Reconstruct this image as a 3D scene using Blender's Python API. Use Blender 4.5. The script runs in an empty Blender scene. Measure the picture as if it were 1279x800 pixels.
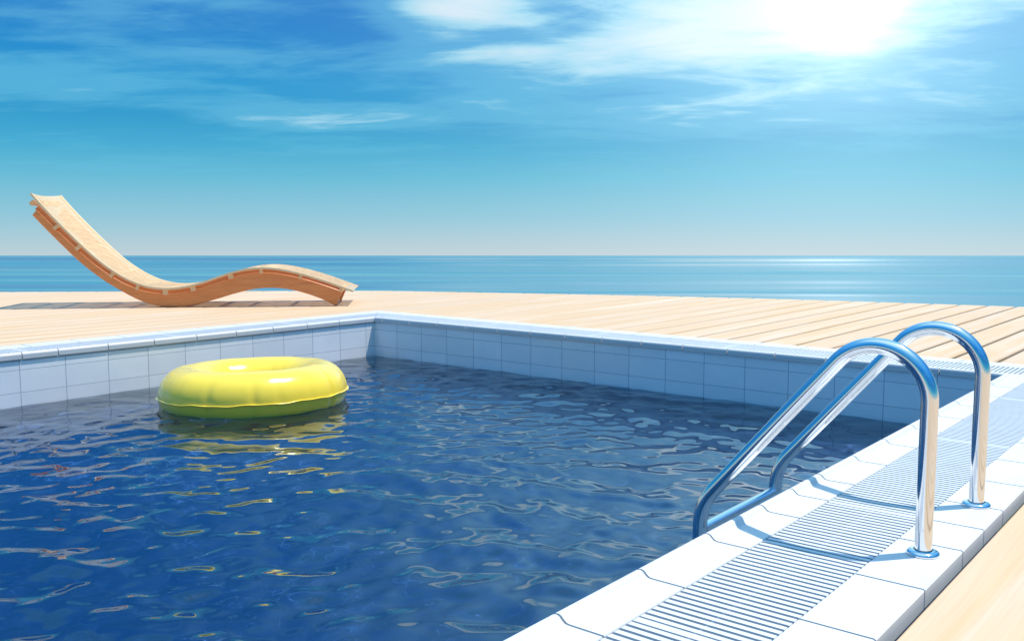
import bpy, bmesh, math, random
import numpy as np
from mathutils import Vector

random.seed(4)
rng = np.random.RandomState(11)
S = 0.75            # metres per eye height: the layout below is measured in eye heights
scene = bpy.context.scene
COL = scene.collection
R = math.radians

# ------------------------------------------------------------------ helpers
def tag(o, label=None, cat=None, group=None, kind=None):
    if label: o['label'] = label
    if cat: o['category'] = cat
    if group: o['group'] = group
    if kind: o['kind'] = kind
    return o

def empty(name, loc=(0, 0, 0)):
    o = bpy.data.objects.new(name, None)
    COL.objects.link(o)
    o.location = loc
    o.empty_display_size = 0.1
    return o

class MB:
    """collects vertices and faces, in eye heights; build() links them as one mesh object in metres"""
    def __init__(self): self.v = []; self.f = []; self.uv = []; self.sm = []
    def add(self, vs, fs, smooth=False):
        b = len(self.v)
        self.v += [tuple(p) for p in vs]
        for f in fs:
            self.f.append([b + i for i in f]); self.sm.append(smooth)
    def box(self, x0, x1, y0, y1, z0, z1):
        self.add([(x0,y0,z0),(x1,y0,z0),(x1,y1,z0),(x0,y1,z0),(x0,y0,z1),(x1,y0,z1),(x1,y1,z1),(x0,y1,z1)],
                 [(3,2,1,0),(4,5,6,7),(0,1,5,4),(1,2,6,5),(2,3,7,6),(3,0,4,7)])
    def prism(self, la, lb, smooth=False):
        """two matching closed loops joined and capped"""
        n = len(la)
        self.add(list(la) + list(lb), [(i, (i+1) % n, n+(i+1) % n, n+i) for i in range(n)], smooth)
        self.add(list(la), [tuple(reversed(range(n)))])
        self.add(list(lb), [tuple(range(n))])
    def tube(self, path, r, seg=20, caps=True):
        path = [Vector(p) for p in path]
        t0 = (path[1] - path[0]).normalized()
        nrm = t0.orthogonal().normalized()
        rings = []
        for i, p in enumerate(path):
            if i == 0: t = t0
            elif i == len(path)-1: t = (path[-1] - path[-2]).normalized()
            else: t = ((path[i+1]-p).normalized() + (p-path[i-1]).normalized()).normalized()
            nrm = (nrm - t * nrm.dot(t)).normalized()
            b = t.cross(nrm)
            rings.append([p + (nrm*math.cos(2*math.pi*k/seg) + b*math.sin(2*math.pi*k/seg))*r for k in range(seg)])
        vs = [q for g in rings for q in g]
        fs = [(i*seg+k, i*seg+(k+1) % seg, (i+1)*seg+(k+1) % seg, (i+1)*seg+k) for i in range(len(path)-1) for k in range(seg)]
        self.add(vs, fs, True)
        if caps:
            self.add(rings[0], [tuple(reversed(range(seg)))]); self.add(rings[-1], [tuple(range(seg))])
    def lathe(self, prof, c, seg=40):
        """prof: (r,z) from the outside up to the axis"""
        vs = [(c[0]+r*math.cos(2*math.pi*k/seg), c[1]+r*math.sin(2*math.pi*k/seg), c[2]+z) for r, z in prof for k in range(seg)]
        fs = [(i*seg+k, i*seg+(k+1) % seg, (i+1)*seg+(k+1) % seg, (i+1)*seg+k) for i in range(len(prof)-1) for k in range(seg)]
        self.add(vs, fs, True)
    def build(self, name, mat, parent=None, uv=None):
        me = bpy.data.meshes.new(name)
        me.from_pydata([(x*S, y*S, z*S) for x, y, z in self.v], [], self.f)
        me.polygons.foreach_set('use_smooth', self.sm)
        me.validate()
        if uv:
            l = me.uv_layers.new(name='UVMap')
            for i, lp in enumerate(me.loops):
                l.data[i].uv = uv[lp.vertex_index]
        bm = bmesh.new(); bm.from_mesh(me)
        bmesh.ops.recalc_face_normals(bm, faces=bm.faces)
        bm.to_mesh(me); bm.free()
        me.materials.append(mat)
        o = bpy.data.objects.new(name, me)
        COL.objects.link(o)
        if parent: o.parent = parent
        return o

# ------------------------------------------------------------------ materials
class NT:
    def __init__(self, tree): self.t = tree; self.n = tree.nodes; self.l = tree.links
    def node(self, typ, **kw):
        nd = self.n.new(typ)
        for k, v in kw.items(): setattr(nd, k, v)
        return nd
    def put(self, sock, v):
        if isinstance(v, bpy.types.NodeSocket): self.l.new(v, sock)
        elif isinstance(v, (tuple, list)) and len(v) == 3 and sock.type == 'RGBA': sock.default_value = (*v, 1)
        else: sock.default_value = v
    def math(self, op, a, b=0.0, c=0.0, clamp=False):
        nd = self.node('ShaderNodeMath', operation=op, use_clamp=clamp)
        for s, v in zip(nd.inputs, (a, b, c)): self.put(s, v)
        return nd.outputs[0]
    def mix(self, f, a, b, mode='MIX'):
        nd = self.node('ShaderNodeMix', data_type='RGBA', blend_type=mode)
        self.put(nd.inputs[0], f); self.put(nd.inputs[6], a); self.put(nd.inputs[7], b)
        return nd.outputs[2]
    def noise(self, vec, scale, detail=4, rough=.5, dist=0.0):
        nd = self.node('ShaderNodeTexNoise')
        if vec is not None: self.l.new(vec, nd.inputs['Vector'])
        nd.inputs['Scale'].default_value = scale; nd.inputs['Detail'].default_value = detail
        nd.inputs['Roughness'].default_value = rough; nd.inputs['Distortion'].default_value = dist
        return nd.outputs['Fac']
    def ramp(self, f, stops, interp='LINEAR'):
        nd = self.node('ShaderNodeValToRGB'); cr = nd.color_ramp; cr.interpolation = interp
        while len(cr.elements) < len(stops): cr.elements.new(0.5)
        for e, (p, c) in zip(cr.elements, stops):
            e.position = p; e.color = (*c, 1) if not isinstance(c, float) else (c, c, c, 1)
        self.put(nd.inputs[0], f)
        return nd.outputs[0]
    def vscale(self, vec, s, loc=(0, 0, 0), rot=(0, 0, 0)):
        nd = self.node('ShaderNodeMapping'); self.l.new(vec, nd.inputs[0])
        nd.inputs['Location'].default_value = loc; nd.inputs['Scale'].default_value = s; nd.inputs['Rotation'].default_value = rot
        return nd.outputs[0]
    def obj(self): return self.node('ShaderNodeTexCoord').outputs['Object']
    def bump(self, h, strength, dist):
        nd = self.node('ShaderNodeBump'); self.put(nd.inputs['Height'], h)
        nd.inputs['Strength'].default_value = strength; nd.inputs['Distance'].default_value = dist
        return nd.outputs[0]

def material(name):
    m = bpy.data.materials.new(name); m.use_nodes = True
    nt = NT(m.node_tree)
    return m, nt, m.node_tree.nodes['Principled BSDF']

def sset(nt, p, **kw):
    for k, v in kw.items(): nt.put(p.inputs[k.replace('_', ' ')], v)

def mat_coping():
    m, nt, p = material('glazed_white_tile')
    c = nt.obj()
    n = nt.noise(c, 420, 2, .6)
    big = nt.noise(c, 3.5, 4, .6)
    col = nt.mix(nt.ramp(big, [(.35, 0.0), (.7, 1.0)]), (.58, .578, .575), (.63, .625, .62))
    col = nt.mix(nt.ramp(n, [(.6, 0.0), (.75, .35)]), col, (.43, .43, .44))
    sset(nt, p, Base_Color=col, Roughness=.42, Normal=nt.bump(n, .25, .0006))
    return m

def mat_walltile():
    m, nt, p = material('pool_wall_tile')
    tc = nt.node('ShaderNodeTexCoord').outputs['UV']
    sep = nt.node('ShaderNodeSeparateXYZ'); nt.l.new(tc, sep.inputs[0])
    u, v = sep.outputs[0], sep.outputs[1]
    def line(x, w):
        fr = nt.math('FRACT', x)
        d = nt.math('MINIMUM', fr, nt.math('SUBTRACT', 1.0, fr))
        return nt.math('LESS_THAN', d, w)
    lu, lv = line(u, .0070), line(v, .010)
    joint = nt.math('MAXIMUM', lu, lv)
    # each tile its own slight tone
    cmb = nt.node('ShaderNodeCombineXYZ')
    nt.put(cmb.inputs[0], nt.math('FLOOR', u)); nt.put(cmb.inputs[1], nt.math('FLOOR', v))
    wn = nt.node('ShaderNodeTexWhiteNoise', noise_dimensions='2D'); nt.l.new(cmb.outputs[0], wn.inputs['Vector'])
    tone = nt.mix(wn.outputs['Value'], (.79, .785, .775), (.86, .855, .845))
    cl = nt.noise(nt.obj(), 5, 5, .6)
    tone = nt.mix(nt.ramp(cl, [(.35, 0.0), (.75, .3)]), tone, (.60, .65, .69))
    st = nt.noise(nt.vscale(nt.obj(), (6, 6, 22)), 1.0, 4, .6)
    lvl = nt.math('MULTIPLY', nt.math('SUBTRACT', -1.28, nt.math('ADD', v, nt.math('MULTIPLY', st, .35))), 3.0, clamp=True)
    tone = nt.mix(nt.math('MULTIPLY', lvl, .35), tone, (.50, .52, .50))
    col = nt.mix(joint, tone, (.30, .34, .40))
    h = nt.math('SUBTRACT', 1.0, joint)
    sset(nt, p, Base_Color=col, Roughness=nt.math('MULTIPLY_ADD', joint, .5, .16), Normal=nt.bump(h, .4, .002))
    return m

def mat_lining():
    m, nt, p = material('blue_pool_lining')
    c = nt.obj()
    n = nt.noise(c, 1.3, 4, .6)
    sset(nt, p, Base_Color=nt.mix(n, (.0004, .056, .245), (.0010, .074, .285)), Roughness=.5)
    return m

def mat_wood_deck():
    m, nt, p = material('pale_pine_decking')
    c = nt.obj()
    at = nt.node('ShaderNodeAttribute', attribute_name='plank'); rnd = at.outputs['Fac']
    off = nt.node('ShaderNodeCombineXYZ'); nt.put(off.inputs[1], nt.math('MULTIPLY', rnd, 40.0)); nt.put(off.inputs[2], nt.math('MULTIPLY', rnd, 13.0))
    add = nt.node('ShaderNodeVectorMath', operation='ADD'); nt.l.new(c, add.inputs[0]); nt.l.new(off.outputs[0], add.inputs[1])
    v = add.outputs[0]
    wide = nt.noise(nt.vscale(v, (11, .55, 1)), 1.0, 3, .55, .9)
    fine = nt.noise(nt.vscale(v, (95, 2.2, 1)), 1.0, 4, .6, .3)
    base = nt.mix(rnd, (.58, .42, .285), (.645, .485, .345))
    col = nt.mix(nt.ramp(wide, [(.34, 0.0), (.62, .95)]), base, (.60, .39, .205))
    col = nt.mix(nt.ramp(fine, [(.45, 0.0), (.75, .35)]), col, (.42, .28, .15))
    sset(nt, p, Base_Color=col, Roughness=.55, Normal=nt.bump(fine, .18, .0012))
    return m

def mat_wood_plain(name, c0, c1, c2, rough=.4, scale=1.0):
    m, nt, p = material(name)
    c = nt.obj()
    a = nt.noise(nt.vscale(c, (3*scale, 3*scale, 26*scale)), 1.0, 4, .6, 1.0)
    b = nt.noise(nt.vscale(c, (9*scale, 9*scale, 90*scale)), 1.0, 3, .6, .4)
    col = nt.mix(nt.ramp(a, [(.35, 0.0), (.68, 1.0)]), c0, c1)
    col = nt.mix(nt.ramp(b, [(.5, 0.0), (.8, .5)]), col, c2)
    sset(nt, p, Base_Color=col, Roughness=rough, Normal=nt.bump(b, .15, .001))
    return m

def mat_chrome():
    m, nt, p = material('polished_steel')
    n = nt.noise(nt.obj(), 9, 4, .6)
    sset(nt, p, Base_Color=(.79, .79, .79), Metallic=1.0, Roughness=nt.math('MULTIPLY_ADD', n, .09, .045))
    return m

def mat_vinyl():
    m, nt, p = material('yellow_vinyl')
    n = nt.noise(nt.obj(), 4, 4, .6)
    col = nt.mix(n, (.92, .66, .035), (.88, .65, .05))
    sset(nt, p, Base_Color=col, Roughness=.20, Normal=nt.bump(nt.noise(nt.obj(), 9, 3, .5), .12, .01))
    p.inputs['Subsurface Weight'].default_value = .12
    p.inputs['Subsurface Radius'].default_value = (.05, .04, .01)
    p.inputs['Coat Weight'].default_value = .5
    p.inputs['Coat Roughness'].default_value = .06
    return m

def mat_water():
    m = bpy.data.materials.new('pool_water_surface'); m.use_nodes = True
    nt = NT(m.node_tree); nt.n.clear()
    g = nt.node('ShaderNodeBsdfGlass'); g.inputs['IOR'].default_value = 2.0; g.inputs['Roughness'].default_value = 0.0
    g.inputs['Color'].default_value = (.93, .98, 1, 1)
    o = nt.node('ShaderNodeOutputMaterial'); nt.l.new(g.outputs[0], o.inputs[0])
    return m

def mat_sea():
    m, nt, p = material('sea_surface')
    c = nt.obj()
    bands = nt.noise(nt.vscale(c, (.0022, .030, 1)), 1.0, 4, .6, .3)
    ripple = nt.noise(nt.vscale(c, (.02, .25, 1)), 1.0, 3, .6)
    sset(nt, p, Base_Color=nt.mix(bands, (.075, .18, .21), (.11, .22, .25)),
         Roughness=nt.ramp(bands, [(.40, .04), (.62, .25)]), IOR=1.33, Normal=nt.bump(ripple, .12, .12))
    return m

def mat_flat(name, col, rough=.7):
    m, nt, p = material(name)
    n = nt.noise(nt.obj(), 14, 5, .6)
    sset(nt, p, Base_Color=nt.mix(n, tuple(k*.88 for k in col), tuple(min(1, k*1.1) for k in col)), Roughness=rough)
    return m

COPING, WALL, DECK, CHROME, VINYL, WATER, SEA = mat_coping(), mat_walltile(), mat_wood_deck(), mat_chrome(), mat_vinyl(), mat_water(), mat_sea()
GRATE = mat_flat('white_plastic_grating', (.58, .59, .60), .4)
CHANNEL = mat_flat('grey_channel_concrete', (.13, .16, .19), .8)
GROUT = mat_flat('grey_grout', (.24, .25, .27), .9)
BEAM = mat_wood_plain('varnished_teak', (.86, .30, .082), (.74, .23, .058), (.56, .16, .04), .32)
RATTAN = mat_wood_plain('pale_cane', (.88, .63, .35), (.84, .58, .31), (.74, .48, .24), .5)
ROD = mat_wood_plain('light_beech', (.86, .55, .27), (.80, .48, .22), (.7, .4, .16), .45)
LINING = mat_lining()
ROCK = mat_flat('terrace_concrete', (.36, .34, .31), .9)

# ------------------------------------------------------------------ pool shell
X0, X1, Y0, Y1 = -7.515, -1.388, -2.0, 6.872       # edge of the lip over the water
ZW = -0.40                                         # water level
D_OUT = 0.683                                      # width of the tiled surround
# each side: origin corner, direction along, outward direction, length
SIDES = {
    'left':  (Vector((X0, Y0)), Vector((0, 1)), Vector((-1, 0)), Y1-Y0),
    'far':   (Vector((X0, Y1)), Vector((1, 0)), Vector((0, 1)), X1-X0),
    'right': (Vector((X1, Y0)), Vector((0, 1)), Vector((1, 0)), Y1-Y0),
    'near':  (Vector((X0, Y0)), Vector((1, 0)), Vector((0, -1)), X1-X0),
}
def joints(side):
    o, a, n, L = SIDES[side]
    if side == 'right': ys = [1.86-.405*k for k in range(9, 0, -1)] + [1.86, 2.262, 2.668, 3.068, 3.332, 3.605, 3.99] + [4.395+.405*k for k in range(6)]
    elif side == 'left': ys = [3.21-.41*k for k in range(12, 0, -1)] + [3.21, 3.49] + [3.905+.414*k for k in range(7)]
    else: ys = [X1 - .40*k for k in range(15, 0, -1)]
    base = o.y if side in ('left', 'right') else o.x
    return [0.0] + [y-base for y in ys if .12 < y-base < L-.12] + [L]

def run(mb, side, prof, t0, t1, smooth=False, gap=.0045):
    """extrude a closed (d,z) profile along a side from t0 to t1, mitred at the corners"""
    o, a, n, L = SIDES[side]
    def P(t, d, z):
        q = o + a*t + n*d
        return (q.x, q.y, z)
    la = [P((-d if t0 <= 0 else t0+gap), d, z) for d, z in prof]
    lb = [P((L+d if t1 >= L else t1-gap), d, z) for d, z in prof]
    mb.prism(la, lb, smooth)

LIP = [(.0115, -.050), (.0115, -.033), (0.0, -.031), (-.0005, .002), (.003, .011), (.010, .017), (.020, .019), (.029, .016),
       (.037, .008), (.046, .0015), (.056, 0.0), (.1585, 0.0), (.1605, -.003), (.1605, -.050)]
OUTER = [(.4895, -.055), (.4895, -.003), (.4915, 0.0), (.678, 0.0), (.683, -.004), (.683, -.055)]

pool = empty('swimming_pool', (0, 0, 0))
tag(pool, 'rectangular swimming pool with white tiled edge and slotted overflow drain', 'swimming pool')
lip, outer, grout, chan = MB(), MB(), MB(), MB()
for s in SIDES:
    js = joints(s)
    for a, b in zip(js[:-1], js[1:]):
        run(lip, s, LIP, a, b)
        run(outer, s, OUTER, a, b)
    L = SIDES[s][3]
    run(grout, s, [(.013, -.049), (.013, -.012), (.050, -.014), (.158, -.010), (.158, -.049)], 0, L)
    run(grout, s, [(.491, -.054), (.491, -.003), (.681, -.003), (.681, -.054)], 0, L)
    run(chan, s, [(.159, -.20), (.159, -.051), (.166, -.051), (.166, -.16), (.484, -.16), (.484, -.051), (.491, -.051), (.491, -.20)], 0, L)
lip.build('coping_lip', COPING, pool)
outer.build('outer_tile_row', COPING, pool)
grout.build('grout', GROUT, pool)
chan.build('overflow_channel', CHANNEL, pool)
PITCH = .0310
for s in SIDES:
    o, a, n, L = SIDES[s]
    g = MB()
    k = int(-.48/PITCH)
    while k*PITCH < L+.48:
        t = k*PITCH + .004
        d0 = .1625
        if t < 0: d0 = max(d0, -t)
        if t > L: d0 = max(d0, t-L)
        if d0 < .47:
            w = .0092 if k % 43 else .0135
            lo = []
            for tt in ((t-w), (t+w)):
                for dd, zz in ((d0, -.030), (.4875, -.030), (.4875, -.0055), (.4865, -.002), (d0+.001, -.002), (d0, -.0055)):
                    q = o + a*tt + n*dd; lo.append((q.x, q.y, zz))
            g.prism(lo[:6], lo[6:])
        k += 1
    # two connecting ribs under the bars
    for dd in (.318,):
        run(g, s, [(dd, -.031), (dd, -.007), (dd+.007, -.007), (dd+.007, -.031)], 0, L)
    g.build('drain_grate', GRATE, pool)

# walls and floor of the basin
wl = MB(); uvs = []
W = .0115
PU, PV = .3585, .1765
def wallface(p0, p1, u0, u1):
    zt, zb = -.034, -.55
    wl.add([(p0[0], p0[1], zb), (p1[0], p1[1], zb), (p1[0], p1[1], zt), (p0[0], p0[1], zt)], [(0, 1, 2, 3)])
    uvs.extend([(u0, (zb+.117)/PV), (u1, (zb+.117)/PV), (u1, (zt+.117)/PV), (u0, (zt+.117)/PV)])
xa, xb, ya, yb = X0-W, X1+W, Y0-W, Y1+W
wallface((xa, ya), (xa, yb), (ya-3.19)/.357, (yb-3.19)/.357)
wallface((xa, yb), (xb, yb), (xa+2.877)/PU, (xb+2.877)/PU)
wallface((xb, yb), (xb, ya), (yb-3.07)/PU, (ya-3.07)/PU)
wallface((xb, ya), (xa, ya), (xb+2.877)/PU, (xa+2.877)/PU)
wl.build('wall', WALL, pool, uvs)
bs = MB()
c4 = [(xa, ya), (xb, ya), (xb, yb), (xa, yb)]
bs.add([(x, y, -.55) for x, y in c4] + [(x, y, -1.5) for x, y in c4], [(0, 1, 5, 4), (1, 2, 6, 5), (2, 3, 7, 6), (3, 0, 4, 7), (4, 5, 6, 7)])
basin = bs.build('basin', LINING, pool)

# ------------------------------------------------------------------ pool water: a sheet of real waves
def waves(X, Y):
    z = np.zeros_like(X)
    Xw = X + .05*np.sin(2.3*Y+1.0) + .03*np.sin(4.1*X-2.2*Y); Yw = Y + .05*np.sin(2.9*X+.4) + .03*np.sin(3.7*Y+1.9*X)
    n = 96
    for i in range(n):
        lam = .058 * (6.5 ** rng.rand())
        th = rng.uniform(0, 2*math.pi)
        slope = .0168 * (1.0 if lam > .11 else (lam/.11)**1.0) * (1.0 if lam < .6 else .75)
        k = 2*math.pi/lam
        z += slope/k*np.sin(k*(Xw*math.cos(th)+Yw*math.sin(th)) + rng.uniform(0, 6.28))
    return z
xs = np.arange((X0-.02)*S, (X1+.02)*S, .0105); ys = np.arange((Y0-.02)*S, (Y1+.02)*S, .0105)
GX, GY = np.meshgrid(xs, ys)
GZ = waves(GX, GY)
# calmer where the far right corner is sheltered by the walls
cal = np.clip(np.hypot(GX/S - X1, (GY/S - Y1)*1.0)/2.6, .25, 1.0)
GZ = GZ*cal*np.clip(.32 + .68*(GX/S - X0)/1.4, .32, 1.0)
GZ = GZ*(1 - .60*np.exp(-((GX/S+5.7)/1.5)**2 - ((GY/S-3.6)/1.4)**2)) + ZW*S
def grid_object(name, GX, GY, GZ, mat):
    ny, nx = GX.shape
    co = np.stack([GX, GY, GZ], -1).reshape(-1, 3).astype(np.float32)
    idx = np.arange(nx*ny).reshape(ny, nx)
    q = np.stack([idx[:-1, :-1], idx[:-1, 1:], idx[1:, 1:], idx[1:, :-1]], -1).reshape(-1, 4).astype(np.int32)
    me = bpy.data.meshes.new(name)
    me.vertices.add(len(co)); me.vertices.foreach_set('co', co.ravel())
    me.loops.add(q.size); me.loops.foreach_set('vertex_index', q.ravel())
    me.polygons.add(len(q)); me.polygons.foreach_set('loop_start', np.arange(0, q.size, 4, dtype=np.int32))
    me.polygons.foreach_set('loop_total', np.full(len(q), 4, dtype=np.int32))
    me.polygons.foreach_set('use_smooth', np.ones(len(q), dtype=bool))
    me.update(calc_edges=True); me.validate()
    me.materials.append(mat)
    o = bpy.data.objects.new(name, me); COL.objects.link(o)
    return o
pw = tag(grid_object('pool_water', GX, GY, GZ, WATER), kind='structure')
pw.cycles.is_caustics_caster = True
for o in pool.children:
    if o.name in ('basin', 'wall'): o.cycles.is_caustics_receiver = True

# ------------------------------------------------------------------ deck of planks with a curved far edge
ZD = -.025
EX = [-24, -15.28, -13.05, -10.89, -8.90, -7.24, -5.54, -3.94, -2.48, -.5, 3, 9]
EY = [-2.0, 6.24, 8.29, 10.17, 11.11, 11.84, 12.48, 12.90, 13.26, 13.60, 13.9, 13.9]
def edge(x): return float(np.interp(x, EX, EY))
ox0, ox1, oy0, oy1 = X0-D_OUT, X1+D_OUT, Y0-D_OUT, Y1+D_OUT
deck = MB(); plank_id = []
G = .0185
def plank(x0, x1, y0, y1a, y1b, rid):
    n0 = len(deck.v)
    c = .008
    zt, zb = ZD, ZD-.035
    prof0 = [(x0, zb), (x0, zt-c), (x0+c, zt), (x1-c, zt), (x1, zt-c), (x1, zb)]
    la = [(x, y0, z) for x, z in prof0]
    lb = [(x, y1a + (y1b-y1a)*(x-x0)/(x1-x0), z) for x, z in prof0]
    deck.prism(la, lb)
    plank_id.extend([rid]*(len(deck.v)-n0))
PW = .3155
def column(x0, x1):
    rid = random.random()
    a, b = x0+G, x1-G
    if b-a < .01: return
    ea, eb = edge(a), edge(b)
    ylo = -7.0
    if b > ox0+.01 and a < ox1-.01:
        plank(a, b, ylo, oy0, oy0, rid)
        plank(a, b, oy1+.004, ea, eb, rid)
    elif min(ea, eb) > ylo: plank(a, b, ylo, ea, eb, rid)
xsr = [-1.615]
while xsr[-1] + PW < ox1: xsr.append(xsr[-1]+PW)
xsl = []
x = -1.615
while x - PW > ox0: x -= PW; xsl.append(x)
inner = sorted(xsl + xsr)
cols = [ox0] + [v for v in inner if ox0+.02 < v < ox1-.02] + [ox1]
left = [ox0 - k*PW for k in range(50)][::-1]
right = [ox1 + k*PW for k in range(30)]
for lst in (left, cols, right):
    for a, b in zip(lst[:-1], lst[1:]): column(a, b)
dk = deck.build('wooden_deck', DECK)
at = dk.data.attributes.new('plank', 'FLOAT', 'POINT')
at.data.foreach_set('value', np.array(plank_id, dtype=np.float32))
tag(dk, kind='structure')
# joists and the retaining wall that carries the deck above the sea
base = MB()
for a in range(-24, 9):
    if a+.5 < ox0-.1 or a+.5 > ox1+.1: base.box(a+.47, a+.53, -7, max(-6.5, edge(a+.5)-.3), ZD-.14, ZD-.037)
exs = list(np.linspace(-24, 9, 67))
for a, b in zip(exs[:-1], exs[1:]):
    la = [(a, edge(a)-.12, ZD-.037), (a, edge(a)-.12, -26.2), (a, edge(a)-.5, -26.2), (a, edge(a)-.5, ZD-.037)]
    lb = [(b, edge(b)-.12, ZD-.037), (b, edge(b)-.12, -26.2), (b, edge(b)-.5, -26.2), (b, edge(b)-.5, ZD-.037)]
    base.prism(la, lb)
tag(base.build('terrace_ground', ROCK), kind='structure')

# ------------------------------------------------------------------ ladder
ladder = empty('pool_ladder', (-.793*S, 3.284*S, 0))
tag(ladder, 'polished steel pool ladder with two arched handrails on the white tiled edge', 'pool ladder')
def rail_path(y):
    xp, r, zc = -.793, .160, .468
    p = [(xp, y, -.02), (xp, y, .15), (xp, y, .32)]
    phi_end = 139.5
    for i in range(29):
        t = R(phi_end*i/28)
        p.append((xp - r + r*math.cos(t), y, zc + r*math.sin(t)))
    # straight run, then a bend into the vertical below
    ex, ez = p[-1][0], p[-1][2]
    dx, dz = -math.sin(R(phi_end)), math.cos(R(phi_end))
    xv = -1.549; rb = .22
    # the bend turns from the sloping direction to straight down, ending at xv
    turn = R(180-phi_end)
    bx = xv + rb*(1-math.cos(turn))
    n = (ex-bx)/(-dx)
    for i in range(1, 8): p.append((ex+dx*n*i/8, y, ez+dz*n*i/8))
    bz = ez + dz*n
    for i in range(13):
        t = turn*(1-i/12)
        p.append((xv + rb*(1-math.cos(t)), y, bz - rb*(math.sin(turn)-math.sin(t))))
    zl = p[-1][2]
    p += [(xv, y, zl-.2), (xv, y, zl-.6), (xv, y, -.95)]
    return p
LY = 3.284
def rail(y):
    m = MB(); m.tube([(px+.793, py-LY, pz) for px, py, pz in rail_path(y)], .0256, 28)
    o = m.build('handrail', CHROME, ladder)
    fl = MB()
    fl.lathe([(.0475, 0.0005), (.0485, .004), (.047, .009), (.041, .0135), (.033, .0155), (.0285, .016)], (0, y-LY, 0), 48)
    fl.build('flange', CHROME, o)
for y in (2.961, 3.607): rail(y)
for z in (-.085, -.48, -.80):
    m = MB(); m.tube([(-1.549+.793, 2.961+.02-LY, z), (-1.549+.793, 3.607-.02-LY, z)], .023, 20)
    m.build('rung', CHROME, ladder)

# ------------------------------------------------------------------ inflatable ring
RC, RT = .526, .208
ZS = ZW + .072
rc = (-6.325, 4.484)
ring = empty('inflatable_ring', (rc[0]*S, rc[1]*S, ZS*S))
ring.rotation_euler = (R(-1.2), R(-1.6), R(20))
tag(ring, 'glossy yellow inflatable swim ring floating on the pool water', 'swim ring')
def ring_half(up):
    m = MB(); nu, nv = 192, 26
    wr = random.Random(3); welds = [(k*2*math.pi/18 + wr.uniform(-.10, .10), wr.choice((.15, .3, .5, 1.0, 1.7)), wr.uniform(.02, .045)) for k in range(18)]
    vs = []
    for i in range(nu):
        u = 2*math.pi*i/nu
        for j in range(nv+1):
            v = math.pi*j/nv                      # 0 = outer seam, pi = inner seam
            pk = sum(math.exp(-((math.remainder(u-w, 2*math.pi))/sw)**2)*aw for w, aw, sw in welds)
            near_seam = math.exp(-(v/.75)**2) + .8*math.exp(-((math.pi-v)/.6)**2)
            r = RT*(1 - .055*pk*near_seam)*(1+.006*math.sin(7*u+2)+.004*math.sin(13*u))
            rr = RC + r*math.cos(v)*1.0
            z = r*math.sin(v)*(1.07 if up else -.95)
            vs.append((rr*math.cos(u), rr*math.sin(u), z))
    w = nv+1
    fs = [(i*w+j, ((i+1) % nu)*w+j, ((i+1) % nu)*w+j+1, i*w+j+1) for i in range(nu) for j in range(nv)]
    m.add(vs, fs, True)
    return m
m = ring_half(True); lo = ring_half(False); m.add(lo.v, lo.f, True)
m.build('air_tube', VINYL, ring)
sm = MB()
for sgn, rad in ((1, RC+RT), (-1, RC-RT)):
    nu = 192; vs = []
    for i in range(nu):
        u = 2*math.pi*i/nu
        wob = .003*math.sin(11*u)+.002*math.sin(23*u+1)
        for dr, dz in ((-.012, .004), (.010, .0025), (.012, 0), (.010, -.0025), (-.012, -.004)):
            rr = rad + sgn*dr
            vs.append((rr*math.cos(u), rr*math.sin(u), dz+wob))
    fs = [(i*5+j, ((i+1) % nu)*5+j, ((i+1) % nu)*5+j+1, i*5+j+1) for i in range(nu) for j in range(4)]
    sm.add(vs, fs, True)
sm.build('seam', VINYL, ring)

# ------------------------------------------------------------------ lounger
LA = Vector((-10.695, 6.472, ZD))
LU = Vector((.7097, .7045, 0)).normalized(); LN = Vector((-LU.y, LU.x, 0))
lounger = empty('sun_lounger', LA*S)
lounger.rotation_euler = (0, 0, math.atan2(LU.y, LU.x))
tag(lounger, 'curved wooden sun lounger with pale woven cane seat at the edge of the deck', 'sun lounger')
SEAT = [(-1.70, 1.392), (-1.622, 1.292), (-1.361, 1.005), (-1.076, .715), (-.892, .545), (-.729, .428), (-.588, .341), (-.47, .288), (-.351, .25),
        (-.182, .226), (.013, .232), (.136, .257), (.321, .306), (.506, .375), (.63, .425), (.809, .474), (1.002, .50), (1.184, .495), (1.372, .463), (1.619, .40), (1.868, .317), (2.19, .197)]
LOW = [(-1.688, 1.144), (-1.481, .912), (-1.199, .612), (-1.118, .535), (-.877, .338), (-.595, .161), (-.417, .068), (-.238, .016), (-.059, .0), (.127, .014), (.433, .083), (.681, .162),
       (.93, .226), (1.118, .242), (1.305, .232), (1.49, .197), (1.738, .114), (1.901, .041), (1.962, .0)]
def resample(pts, n, it=40):
    p = np.array(pts); s = np.r_[0, np.cumsum(np.hypot(*np.diff(p, axis=0).T))]
    t = np.linspace(0, s[-1], n)
    q = np.stack([np.interp(t, s, p[:, 0]), np.interp(t, s, p[:, 1])], 1)
    for _ in range(it):
        q[1:-1] = .25*q[:-2] + .5*q[1:-1] + .25*q[2:]
    return q
NS = 200
seat = resample(SEAT, NS+1, 60)
tg = np.gradient(seat, axis=0); tg /= np.linalg.norm(tg, axis=1)[:, None]
nm = np.stack([-tg[:, 1], tg[:, 0]], 1)              # upward normal of the profile
low = resample(LOW, 161, 20)
low[:, 1] = np.maximum(low[:, 1], 0.0)
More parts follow.
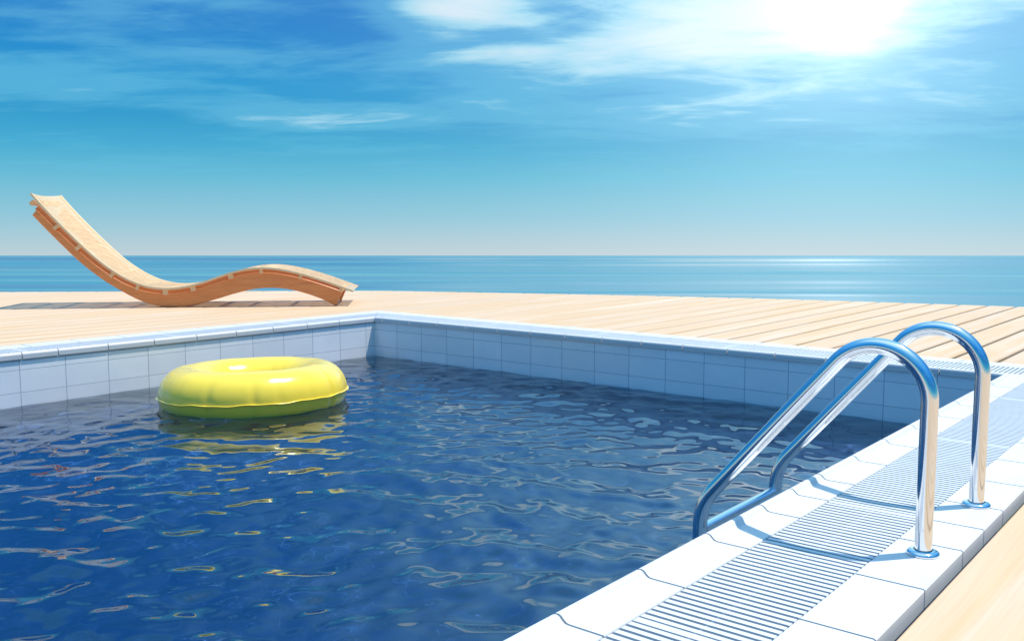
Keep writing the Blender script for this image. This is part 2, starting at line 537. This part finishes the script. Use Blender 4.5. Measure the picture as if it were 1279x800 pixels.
# beam upper edge: the seat line moved down along its normal
upc = seat - nm*.055
keep = (upc[:, 0] > -1.64) & (upc[:, 0] < 2.05)
up = resample(upc[keep], 161, 5)
up[0] = (-1.62, 1.224); 
def beam(y0, y1):
    m = MB(); c = .012
    n = len(low)
    # cross-section with rounded arrises: 8 points
    def sec(i):
        a, b = low[i], up[i]
        d = (b-a)/np.linalg.norm(b-a)
        A, B = a + d*c, b - d*c
        return [(a[0], y0+c, a[1]), (A[0], y0, A[1]), (B[0], y0, B[1]), (b[0], y0+c, b[1]),
                (b[0], y1-c, b[1]), (B[0], y1, B[1]), (A[0], y1, A[1]), (a[0], y1-c, a[1])]
    rings = [sec(i) for i in range(n)]
    vs = [p for r_ in rings for p in r_]
    fs = [(i*8+k, i*8+(k+1) % 8, (i+1)*8+(k+1) % 8, (i+1)*8+k) for i in range(n-1) for k in range(8)]
    m.add(vs, fs, False); m.add(rings[0], [tuple(range(7, -1, -1))]); m.add(rings[-1], [tuple(range(8))])
    return m
SWD = .94
for y in (0.0, SWD-.12): beam(y, y+.075).build('side_beam', BEAM, lounger)
ia, ib = int(np.argmin(abs(seat[:, 0]+1.60))), int(np.argmin(abs(seat[:, 0]-2.03)))
for y in (.022, SWD-.098):
    m = MB(); rr = []
    for i in range(ia, ib+1):
        q0, q1 = seat[i]-nm[i]*.075, seat[i]-nm[i]*.016
        rr.append([(q0[0], y, q0[1]), (q1[0], y, q1[1]), (q1[0], y+.031, q1[1]), (q0[0], y+.031, q0[1])])
    m.add([p for r_ in rr for p in r_], [(i*4+k, i*4+(k+1) % 4, (i+1)*4+(k+1) % 4, (i+1)*4+k) for i in range(len(rr)-1) for k in range(4)])
    m.add(rr[0], [(3, 2, 1, 0)]); m.add(rr[-1], [(0, 1, 2, 3)])
    m.build('seat_rail', BEAM, lounger)
ROD_U = [-1.649, -1.382, -1.137, -.74, -.457, -.13, .183, .648, 1.035, 1.549, 2.055]
for u in ROD_U:
    i = int(np.argmin(abs(seat[:, 0]-u)))
    c, t, nn = seat[i], tg[i], nm[i]
    m = MB(); hw = .021 if u not in (-.13, .183, .648) else .032
    loop = []
    for y in (-.022, SWD-.02):
        for a, b in ((-hw, -.074), (hw, -.074), (hw, -.014), (-hw, -.014)):
            q = c + t*a + nn*b; loop.append((q[0], y, q[1]))
    m.prism(loop[:4], loop[4:]); m.build('crossbar', ROD, lounger)
# woven seat: thin lengthwise and crosswise canes with small openings between them
m = MB()
def lift(i, w):                                          # the shell is slightly dished towards its head end
    e = (1-i/NS)
    return .035*(2*w-1)**2*e*e
def sp(i, w, dn):
    q = seat[i] + nm[i]*(dn + lift(i, w)); return (q[0], -.035 + (SWD+.035)*w, q[1])
NW = 48
for j in range(NW):
    w0, w1 = (j+.28)/NW, (j+.72)/NW
    if j == 0: w0, w1 = 0.0, .9/NW
    if j == NW-1: w0, w1 = (NW-.9)/NW, 1.0
    for i in range(0, NS):
        m.add([sp(i, w0, 0), sp(i, w1, 0), sp(i+1, w1, 0), sp(i+1, w0, 0)], [(0, 1, 2, 3)], True)
for wa, wb in ((-.002, .026), (.974, 1.002)):               # the two solid selvedges
    rr = [[sp(i, wa, -.022), sp(i, wb, -.022), sp(i, wb, .003), sp(i, wa, .003)] for i in range(NS+1)]
    m.add([p for r_ in rr for p in r_], [(i*4+k, i*4+(k+1) % 4, (i+1)*4+(k+1) % 4, (i+1)*4+k) for i in range(NS) for k in range(4)])
    m.add(rr[0], [(3, 2, 1, 0)]); m.add(rr[-1], [(0, 1, 2, 3)])
seg = 12
fine = resample(SEAT, NS*1+1, 60)
for i in range(NS):
    for k in range(seg):
        wa, wb = k/seg, (k+1)/seg
        def q(f, w, dn):
            p0, p1 = np.array(sp(i, w, dn)), np.array(sp(i+1, w, dn)); return tuple(p0*(1-f)+p1*f)
        lo4 = [q(.29, wa, -.006), q(.71, wa, -.006), q(.71, wa, -.001), q(.29, wa, -.001)]
        hi4 = [q(.29, wb, -.006), q(.71, wb, -.006), q(.71, wb, -.001), q(.29, wb, -.001)]
        m.add(lo4+hi4, [(0, 1, 5, 4), (1, 2, 6, 5), (2, 3, 7, 6), (3, 0, 4, 7)])
        if k == 0: m.add(lo4, [(0, 1, 2, 3)])
        if k == seg-1: m.add(hi4, [(3, 2, 1, 0)])
m.build('seat', RATTAN, lounger)

# ------------------------------------------------------------------ sea
YAW = R(39.2); PITCH_C = math.atan(119/1177.0)
FW = Vector((-math.sin(YAW), math.cos(YAW), 0)); RT_ = Vector((math.cos(YAW), math.sin(YAW), 0))
HS = 20.0; DS = HS/.0321
rows = np.r_[np.linspace(-60, 230, 12), np.linspace(232, DS, 430)]
lat = np.linspace(-620, 620, 120)
LX, LYY = np.meshgrid(lat, rows)
sz = np.zeros_like(LX)
for i in range(46):
    big = i < 10
    lam = rng.uniform(45, 120) if big else rng.uniform(14, 40); th = rng.normal(0, .012 if big else .05)
    k = 2*math.pi/lam
    sz += (.024 if big else .0042)/k*np.sin(k*(LYY*math.cos(th)+LX*math.sin(th)) + rng.uniform(0, 6.28) + .5*np.sin(LX/170+i))
fade = np.clip((DS-LYY)/60, 0, 1)
sea = grid_object('sea_water', LX, LYY, sz*fade, SEA)
sea.location = (0, 0, S - HS); sea.rotation_euler = (0, 0, YAW)
tag(sea, kind='structure')

# ------------------------------------------------------------------ camera, sun, sky
cam = bpy.data.cameras.new('camera'); co = bpy.data.objects.new('camera', cam); COL.objects.link(co)
co.location = (0, 0, S); co.rotation_euler = (R(90)-PITCH_C, 0, YAW)
cam.sensor_width = 36; cam.lens = 1177/1279*36; cam.clip_end = 5000; cam.clip_start = .05
scene.camera = co

SUN = Vector((.229, .29, 1)).normalized()
sl = bpy.data.lights.new('sun', 'SUN'); sl.energy = 4.5; sl.angle = R(.5); sl.color = (1, .945, .865)
sl.cycles.is_caustics_light = True
so = bpy.data.objects.new('sun', sl); COL.objects.link(so)
so.rotation_euler = (-SUN).to_track_quat('-Z', 'Y').to_euler(); so.location = SUN*40

world = bpy.data.worlds.new('World'); scene.world = world; world.use_nodes = True
w = NT(world.node_tree); w.n.clear()
out = w.node('ShaderNodeOutputWorld'); bg = w.node('ShaderNodeBackground'); bg.inputs[1].default_value = .1
w.l.new(bg.outputs[0], out.inputs[0])
gen = w.node('ShaderNodeTexCoord').outputs['Generated']
nrmz = w.node('ShaderNodeVectorMath', operation='NORMALIZE'); w.l.new(gen, nrmz.inputs[0]); dirv = nrmz.outputs[0]
sep = w.node('ShaderNodeSeparateXYZ'); w.l.new(dirv, sep.inputs[0]); dx, dy, dz = sep.outputs
el = w.math('MULTIPLY', w.math('ARCSINE', dz), 180/math.pi)
cx_ = w.math('ADD', w.math('MULTIPLY', dx, RT_.x), w.math('MULTIPLY', dy, RT_.y))
cy_ = w.math('ADD', w.math('MULTIPLY', dx, FW.x), w.math('MULTIPLY', dy, FW.y))
az = w.math('MULTIPLY', w.math('ARCTAN2', cx_, cy_), 180/math.pi)
def lin(r, g, b):
    f = lambda c: (c/255/12.92 if c/255 <= .04045 else ((c/255+.055)/1.055)**2.4)
    return (f(r), f(g), f(b))
E0, E1 = -3.0, 90.0
st = [(-2.2, (198, 213, 221)), (-1.4, (186, 209, 218)), (.44, (146, 201, 221)), (2.83, (95, 186, 216)), (4.5, (58, 170, 211)), (6.1, (32, 154, 206)),
      (8, (26, 152, 210)), (10.2, (10, 133, 205)), (13, (0, 117, 200)), (30, (4, 108, 196)), (48, (62, 138, 196)), (62, (142, 186, 218)), (90, (172, 205, 232))]
grad = w.ramp(w.math('DIVIDE', w.math('SUBTRACT', el, E0), E1-E0), [((e-E0)/(E1-E0), lin(*c)) for e, c in st])
sky = w.node('ShaderNodeTexSky', sky_type='NISHITA', sun_disc=False)
sky.sun_elevation = math.asin(SUN.z); sky.sun_rotation = math.atan2(SUN.x, SUN.y)
cl_ = w.node('ShaderNodeCombineXYZ'); w.put(cl_.inputs[0], dx); w.put(cl_.inputs[1], dy); w.put(cl_.inputs[2], w.math('MAXIMUM', dz, .01))
w.l.new(cl_.outputs[0], sky.inputs[0])
grad10 = w.node('ShaderNodeVectorMath', operation='SCALE'); w.l.new(grad, grad10.inputs[0]); w.put(grad10.inputs['Scale'], w.math('MULTIPLY_ADD', w.math('MULTIPLY', w.math('SUBTRACT', el, 14.0), 1/24.0, clamp=True), 9.5, 8.6))  # sky gain raised above the view to add ambient light
col = w.mix(.05, grad10.outputs[0], sky.outputs[0])
# cirrus: noise on a flat cloud layer, so it crowds together towards the horizon
den = w.math('ADD', w.math('MAXIMUM', dz, 0.0), .10)
pv = w.node('ShaderNodeCombineXYZ'); w.put(pv.inputs[0], w.math('DIVIDE', cx_, den)); w.put(pv.inputs[1], w.math('DIVIDE', cy_, den))
plane = pv.outputs[0]
n1 = w.noise(w.vscale(plane, (.85, 1.5, 1), (3.1, 1.7, 0), (0, 0, R(16))), 1.0, 8, .58, .7)
n2 = w.noise(w.vscale(plane, (2.4, 4.2, 1), (.3, 8.2, 0), (0, 0, R(20))), 1.0, 6, .6, .5)
tex = w.math('ADD', w.math('MULTIPLY', n1, .68), w.math('MULTIPLY', n2, .32))
def blob(a0, e0, sa, se, amp):
    da = w.math('DIVIDE', w.math('SUBTRACT', az, a0), sa); de = w.math('DIVIDE', w.math('SUBTRACT', el, e0), se)
    return w.math('MULTIPLY', w.math('EXPONENT', w.math('MULTIPLY', w.math('ADD', w.math('MULTIPLY', da, da), w.math('MULTIPLY', de, de)), -1.0)), amp)
dens = None
for b in [(-3.4, 13.0, 4.6, 2.3, .46), (10, 11.2, 10, 3.0, .27), (21, 12.0, 15, 4.2, .27), (1, 9.0, 5.5, 1.5, .26), (-2, 7.2, 6, .9, .08),
          (-11, 6.0, 6, .8, .19), (-27, 7.8, 6, .9, .20), (-22, 12.4, 8, .6, .13), (-17, 9.6, 7, .6, .12), (5, 6.3, 8, 1.0, .11), (15, 7.2, 9, 1.2, .12), (23, 5.6, 8, 1.0, .09), (18, 25, 18, 9.0, .22), (-30, 24, 22, 8.0, -.05)]:  # the wide bright blob above the view is added for the water to reflect
    v = blob(*b); dens = v if dens is None else w.math('ADD', dens, v)
upper = w.math('MULTIPLY', w.math('SUBTRACT', el, 14.0), 1/12.0, clamp=True)
dens = w.math('ADD', dens, w.math('MULTIPLY', upper, .06))  # cloud added above the view for contrast in the water's reflections
cov = w.ramp(w.math('ADD', tex, dens), [(.47, 0.0), (.66, .22), (1.0, 1.0)], 'EASE')
lowfade = w.math('MULTIPLY', w.math('SUBTRACT', el, 1.0), 1/5.0, clamp=True)
cov = w.math('MULTIPLY', w.math('MULTIPLY', cov, lowfade), .92)
thin = tuple(8.9*k for k in lin(112, 196, 226)); thick = tuple(8.9*k for k in lin(222, 231, 238))
col = w.mix(w.math('MULTIPLY', cov, 2.1, clamp=True), col, thin)
col = w.mix(w.math('MULTIPLY', w.math('SUBTRACT', cov, .22), 1/.85, clamp=True), col, thick)
# brightness round the low sun behind the clouds
ga, ge = R(19.2), R(12.2)
gd = (FW*math.cos(ga) + RT_*math.sin(ga))*math.cos(ge) + Vector((0, 0, math.sin(ge)))
dot = w.node('ShaderNodeVectorMath', operation='DOT_PRODUCT'); w.l.new(dirv, dot.inputs[0]); dot.inputs[1].default_value = gd
ang = w.math('MULTIPLY', w.math('ARCCOSINE', w.math('MINIMUM', dot.outputs['Value'], 1.0)), 180/math.pi)
g1 = w.math('MULTIPLY', w.math('EXPONENT', w.math('MULTIPLY', w.math('POWER', w.math('DIVIDE', ang, 2.8), 2.0), -1.0)), 6.0)
g2 = w.math('MULTIPLY', w.math('EXPONENT', w.math('MULTIPLY', ang, -1/9.0)), 3.2)
gl = w.math('ADD', g1, g2)
glow = w.node('ShaderNodeVectorMath', operation='SCALE'); glow.inputs[0].default_value = (1.0, 1.0, .98); w.l.new(gl, glow.inputs['Scale'])
col = w.mix(1.0, col, glow.outputs[0], 'ADD')
g3 = w.math('ADD', blob(22, 31, 30, 13, 6.0), blob(20, 10, 16, 9, .55))  # added glow, mostly above the view, that lightens the water's reflections
fill_glow = w.node('ShaderNodeVectorMath', operation='SCALE'); fill_glow.inputs[0].default_value = (.42, .84, .96); w.l.new(g3, fill_glow.inputs['Scale'])
col = w.mix(1.0, col, fill_glow.outputs[0], 'ADD')
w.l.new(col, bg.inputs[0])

# ------------------------------------------------------------------ render settings
scene.render.engine = 'CYCLES'
cy = scene.cycles
cy.use_denoising = True
try: cy.denoiser = 'OPENIMAGEDENOISE'
except Exception: pass
cy.max_bounces = 8; cy.diffuse_bounces = 4; cy.glossy_bounces = 5
cy.sample_clamp_indirect = 4.0; cy.blur_glossy = .6
cy.use_adaptive_sampling = False
scene.view_settings.view_transform = 'Standard'; scene.view_settings.look = 'None'
scene.view_settings.exposure = 0.22; scene.view_settings.gamma = 1.0
scene.view_settings.use_curve_mapping = False
scene.render.resolution_x = 1024; scene.render.resolution_y = 640
